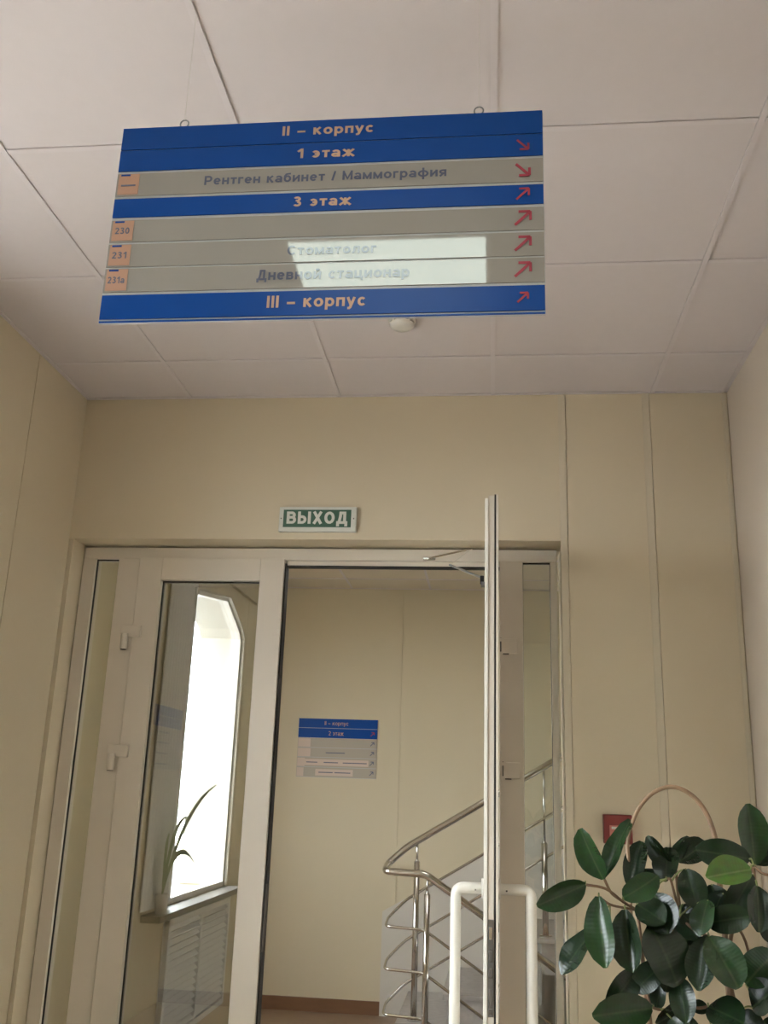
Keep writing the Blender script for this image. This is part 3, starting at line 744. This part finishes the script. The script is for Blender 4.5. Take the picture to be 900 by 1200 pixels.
# leaf meshes: x across (unit half width .5), y along 0..1, z up
def leaf_mesh(name, fold, curl, wav, m, tipw):
    bm = bmesh.new(); NY_, NX = 9, 4; rows_ = []
    for j in range(NY_+1):
        t_ = j/NY_
        wd = max(0.03, 1-(2*t_**1.12-1)**2)**tipw
        row = []
        for i in range(NX+1):
            u = (i/NX-0.5)*2
            x = 0.5*wd*u
            z = fold*abs(u)*wd*0.5 - curl*t_*t_ + wav*math.sin(t_*9+u*2)*abs(u)*0.5
            row.append(bm.verts.new((x, t_, z)))
        rows_.append(row)
    for j in range(NY_):
        for i in range(NX):
            bm.faces.new((rows_[j][i], rows_[j][i+1], rows_[j+1][i+1], rows_[j+1][i]))
    me = bpy.data.meshes.new(name); bm.to_mesh(me); bm.free()
    for f in me.polygons: f.use_smooth = True
    me.materials.append(m); return me
LV = {}
for key, m in (('d', LEAFD), ('m', LEAFM), ('b', LEAFB)):
    LV[key] = [leaf_mesh('leaf_blade', 0.28, 0.16, 0.05, m, 0.50), leaf_mesh('leaf_blade', 0.20, 0.28, 0.09, m, 0.46), leaf_mesh('leaf_blade', 0.42, 0.08, 0.05, m, 0.54)]
def cr(cx, cy): return 600+cx/3.0, 860+cy/3.0
def put_leaf(base, tip, wd, nrm, key, var):
    d = tip-base; L = d.length; y = d.normalized()
    z = (nrm - y*nrm.dot(y)).normalized(); x = y.cross(z)
    o = link('leaf', LV[key][var % 3], plant)
    m_ = Matrix((x*wd, y*L, z*L*0.8)).transposed().to_4x4(); m_.translation = base
    o.matrix_parent_inverse = Matrix.Translation(-plant.location)
    o.matrix_basis = m_
    return o
# base and tip in crop pixels, width px, depth of base and tip about the stem plane, kind
LEAVES = [
 ((322,512),(232,345),92,-.02,-.05,'m'), ((325,510),(398,285),62,-.02,.0,'m'), ((258,530),(92,605),84,-.04,-.08,'m'),
 ((305,572),(318,818),100,-.05,-.09,'m'), ((290,690),(165,818),84,-.02,-.06,'d'), ((398,618),(420,838),104,-.06,-.09,'d'),
 ((415,545),(452,370),74,.0,.03,'d'), ((392,575),(508,515),84,-.07,-.11,'m'), ((565,480),(472,360),62,.02,.04,'d'),
 ((540,520),(545,392),92,.0,.03,'d'), ((575,460),(608,348),58,.03,.05,'d'), ((585,452),(685,380),84,.02,.05,'d'),
 ((612,475),(655,610),92,-.02,-.05,'d'), ((835,440),(662,408),96,.0,-.02,'d'), ((838,478),(688,500),98,-.06,-.10,'b'),
 ((852,458),(838,250),104,.02,.0,'m'), ((845,495),(758,655),84,-.03,-.07,'d'), ((862,535),(872,696),90,-.05,-.08,'d'),
 ((685,665),(835,640),86,-.05,-.09,'d'), ((690,585),(650,690),80,-.05,-.09,'m'), ((498,560),(548,700),118,-.04,-.08,'d'),
 ((440,600),(535,655),96,-.05,-.09,'d'), ((485,672),(600,868),156,-.06,-.10,'d'), ((690,712),(655,900),96,-.06,-.10,'d'),
 ((692,712),(800,885),118,-.08,-.13,'m'), ((822,880),(915,765),108,-.06,-.08,'m'), ((846,965),(925,890),110,-.06,-.10,'d'),
 ((440,828),(345,965),84,-.03,-.06,'d'), ((432,905),(520,808),84,-.04,-.06,'d'), ((492,965),(288,992),104,-.04,-.08,'m'),
 ((590,855),(610,1010),80,-.05,-.09,'d'), ((528,868),(500,965),54,.0,.0,'d'), ((612,955),(510,1022),74,-.02,-.05,'d'),
 ((690,960),(810,1005),118,-.06,-.11,'d'), ((795,985),(870,1060),90,-.04,-.08,'d'), ((625,960),(690,965),44,.0,.0,'d'),
 ((570,780),(540,905),64,-.03,-.05,'d'), ((875,560),(930,650),90,-.02,-.05,'m'), ((855,460),(925,400),80,.03,.05,'d'),
 ((700,530),(735,640),90,.0,-.02,'d'), ((600,600),(640,720),96,-.01,-.04,'d'), ((560,690),(640,760),96,.01,.0,'d'),
 ((880,640),(960,720),100,.0,.0,'d'), ((560,1000),(640,1100),110,-.05,-.09,'d'), ((700,1040),(760,1150),110,-.05,-.09,'d'),
 ((440,1020),(360,1110),100,-.03,-.06,'d'), ((880,1010),(960,1080),110,-.04,-.06,'d'), ((490,545),(470,470),60,.0,.03,'d'),
 ((640,670),(600,640),60,-.02,-.03,'d'), ((740,560),(700,640),80,-.02,-.03,'d'), ((345,660),(300,790),70,.02,.0,'d'),
]
bases = []
for i, (b, t_, wd, db, dt, k) in enumerate(LEAVES):
    pb, pt = pY(*cr(*b), PYY+0.04+db), pY(*cr(*t_), PYY+0.04+dt)
    wm = wd/3.0*PYY/FPX*1.02
    view = (EYE - pb).normalized()
    n = (view + Vector((random.uniform(-.7, .7), random.uniform(-.1, .1), random.uniform(-.25, .55)))).normalized()
    put_leaf(pb, pt, wm*0.98, n, k, i)
    bases.append(pb)
# stems
def sp(cx, cy, d=0.0): return pY(*cr(cx, cy), PYY+0.04+d)
root = lambda dx, dy: Vector((PC.x+dx, PC.y+dy, 0.915))
stems = [
 [root(-0.05, 0), sp(485, 1030), sp(470, 900), sp(455, 740), sp(440, 620)], [root(0.0, 0.01), sp(620, 1060), sp(600, 900, .02), sp(590, 640, .02), sp(575, 465, .02)],
 [root(0.05, 0.0), sp(790, 1060), sp(760, 820, .01), sp(790, 620, .01), sp(850, 465, .02)]]
for s_ in stems:
    pts = bez(s_, 6); n_ = len(pts)
    B().tube(pts, [0.0065-0.004*(i/n_) for i in range(n_)], 8).obj('stem', STEMM, plant, smooth=True)
branches = [[(440,620),(390,590),(330,545),(258,530)], [(390,590),(350,560),(325,512)], [(440,620),(395,612),(345,600),(305,572)], [(455,740),(490,760),(495,770)],
            [(472,900),(500,965),(600,965)], [(590,640),(640,690),(690,712)], [(850,465),(880,490),(920,500)], [(780,650),(830,760),(850,960)], [(600,900),(640,960),(690,960)], [(455,740),(440,830)], [(590,640),(560,520),(545,510)], [(850,465),(855,520),(862,540)]]
for br in branches:
    pts = bez([sp(x, y, -0.01-0.02*(i > 0)) for i, (x, y) in enumerate(br)], 5)
    B().tube(pts, 0.0026, 6).obj('branch', STEMM, plant, smooth=True)
allst = [p for s_ in stems for p in bez(s_, 6)] + [sp(x, y, -.02) for br in branches for x, y in br]
for pb in bases:
    q = min(allst, key=lambda p: (p-pb).length)
    if 0.004 < (q-pb).length < 0.14:
        mid = (q+pb)/2 + Vector((0, 0, 0.006))
        B().tube(bez([q, mid, pb], 3), 0.0017, 6).obj('petiole', PETM, plant, smooth=True)

# ------------------------------------------------------------------ seen in the door glass: grille, spider plant and curtain at the lobby window
gr = thing('radiator_grille', (XL, 1.53, 0), 'white louvred radiator cover under the lobby window', 'radiator cover')
gz0, gz1, gy0, gy1 = 0.205, 0.80, 0.94, 2.115
gfr = B()
for a in ((gy0, gy0+0.03), (1.515, 1.545), (gy1-0.03, gy1)): gfr.box(XL, XL+0.03, a[0], a[1], gz0, gz1)
gfr.box(XL, XL+0.03, gy0, gy1, gz1-0.03, gz1+0.0).box(XL, XL+0.03, gy0, gy1, gz0, gz0+0.03)
gfr.obj('grille_frame', SLATW, gr)
box('grille_back', GAP_SHADE, gr, XL, XL+0.004, gy0+0.02, gy1-0.02, gz0+0.02, gz1-0.02)
for (a, b) in ((gy0+0.03, 1.515), (1.545, gy1-0.03)):
    for k in range(15):
        z = gz0+0.04+k*0.0355
        B().prism([(XL+0.006, z+0.020), (XL+0.026, z), (XL+0.026, z+0.004), (XL+0.006, z+0.024)], 'y', a, b).obj('slat', SLATW, gr)
# fix axis order of slats: prism on y takes (x, z)
cu_ = B(); pts_ = []
for k in range(61):
    y = 2.10+0.42*k/60; pts_.append((XL+0.013+0.008*math.sin(k*1.05), y))
ca_ = [[cu_.bm.verts.new((x, y, z)) for x, y in pts_] for z in (0.88, 2.665)]
for k in range(60): cu_.bm.faces.new((ca_[0][k], ca_[0][k+1], ca_[1][k+1], ca_[1][k]))
cur = thing('curtain', (XL+0.02, 2.3, 0.88), 'sheer white curtain drawn beside the lobby window', 'curtain')
cu_.obj('cloth', CURT, cur, smooth=True)
B().cyl((XL+0.02, 0.8, 2.66), (XL+0.02, 2.6, 2.66), 0.009, 12).cyl((XL, 0.85, 2.66), (XL+0.02, 0.85, 2.66), 0.006, 8).cyl((XL, 2.55, 2.66), (XL+0.02, 2.55, 2.66), 0.006, 8).obj('curtain_rod', STEEL, cur)
px_, py_ = XL+0.058, 2.36
spd = thing('spider_plant', (px_, py_, WZ0), 'small potted spider plant on the lobby window sill', 'plant')
B().lathe(px_+0.0, py_, [(0.025, WZ0), (0.034, WZ0+0.09), (0.030, WZ0+0.09), (0.028, WZ0+0.08)], 20).obj('pot', WHITE, spd)
for k, (ty, tz, tx) in enumerate(((1.74, 1.46, 0.05), (2.14, 1.08, 0.08), (2.22, 1.30, 0.05), (2.48, 1.22, 0.05))):
    p0 = Vector((px_, py_, WZ0+0.08)); p2 = Vector((px_+tx, ty, tz)); p1 = p0.lerp(p2, 0.3) + Vector((0.0, 0.02, 0.26))
    bm = B(); c_ = [p0*(1-s)**2+p1*2*s*(1-s)+p2*s*s for s in [i/8 for i in range(9)]]
    prev = None
    for i, p in enumerate(c_):
        wv_ = 0.015*math.sin(math.pi*(0.12+0.85*i/8)); tg = c_[min(i+1, 8)]-c_[max(i-1, 0)]; nn = Vector((0.2*tg.length, -tg.z, tg.y)).normalized()
        a, b = bm.bm.verts.new(p+nn*wv_), bm.bm.verts.new(p-nn*wv_)
        if prev: bm.bm.faces.new((prev[0], a, b, prev[1]))
        prev = (a, b)
    bm.obj('leaf', SPIDER, spd)
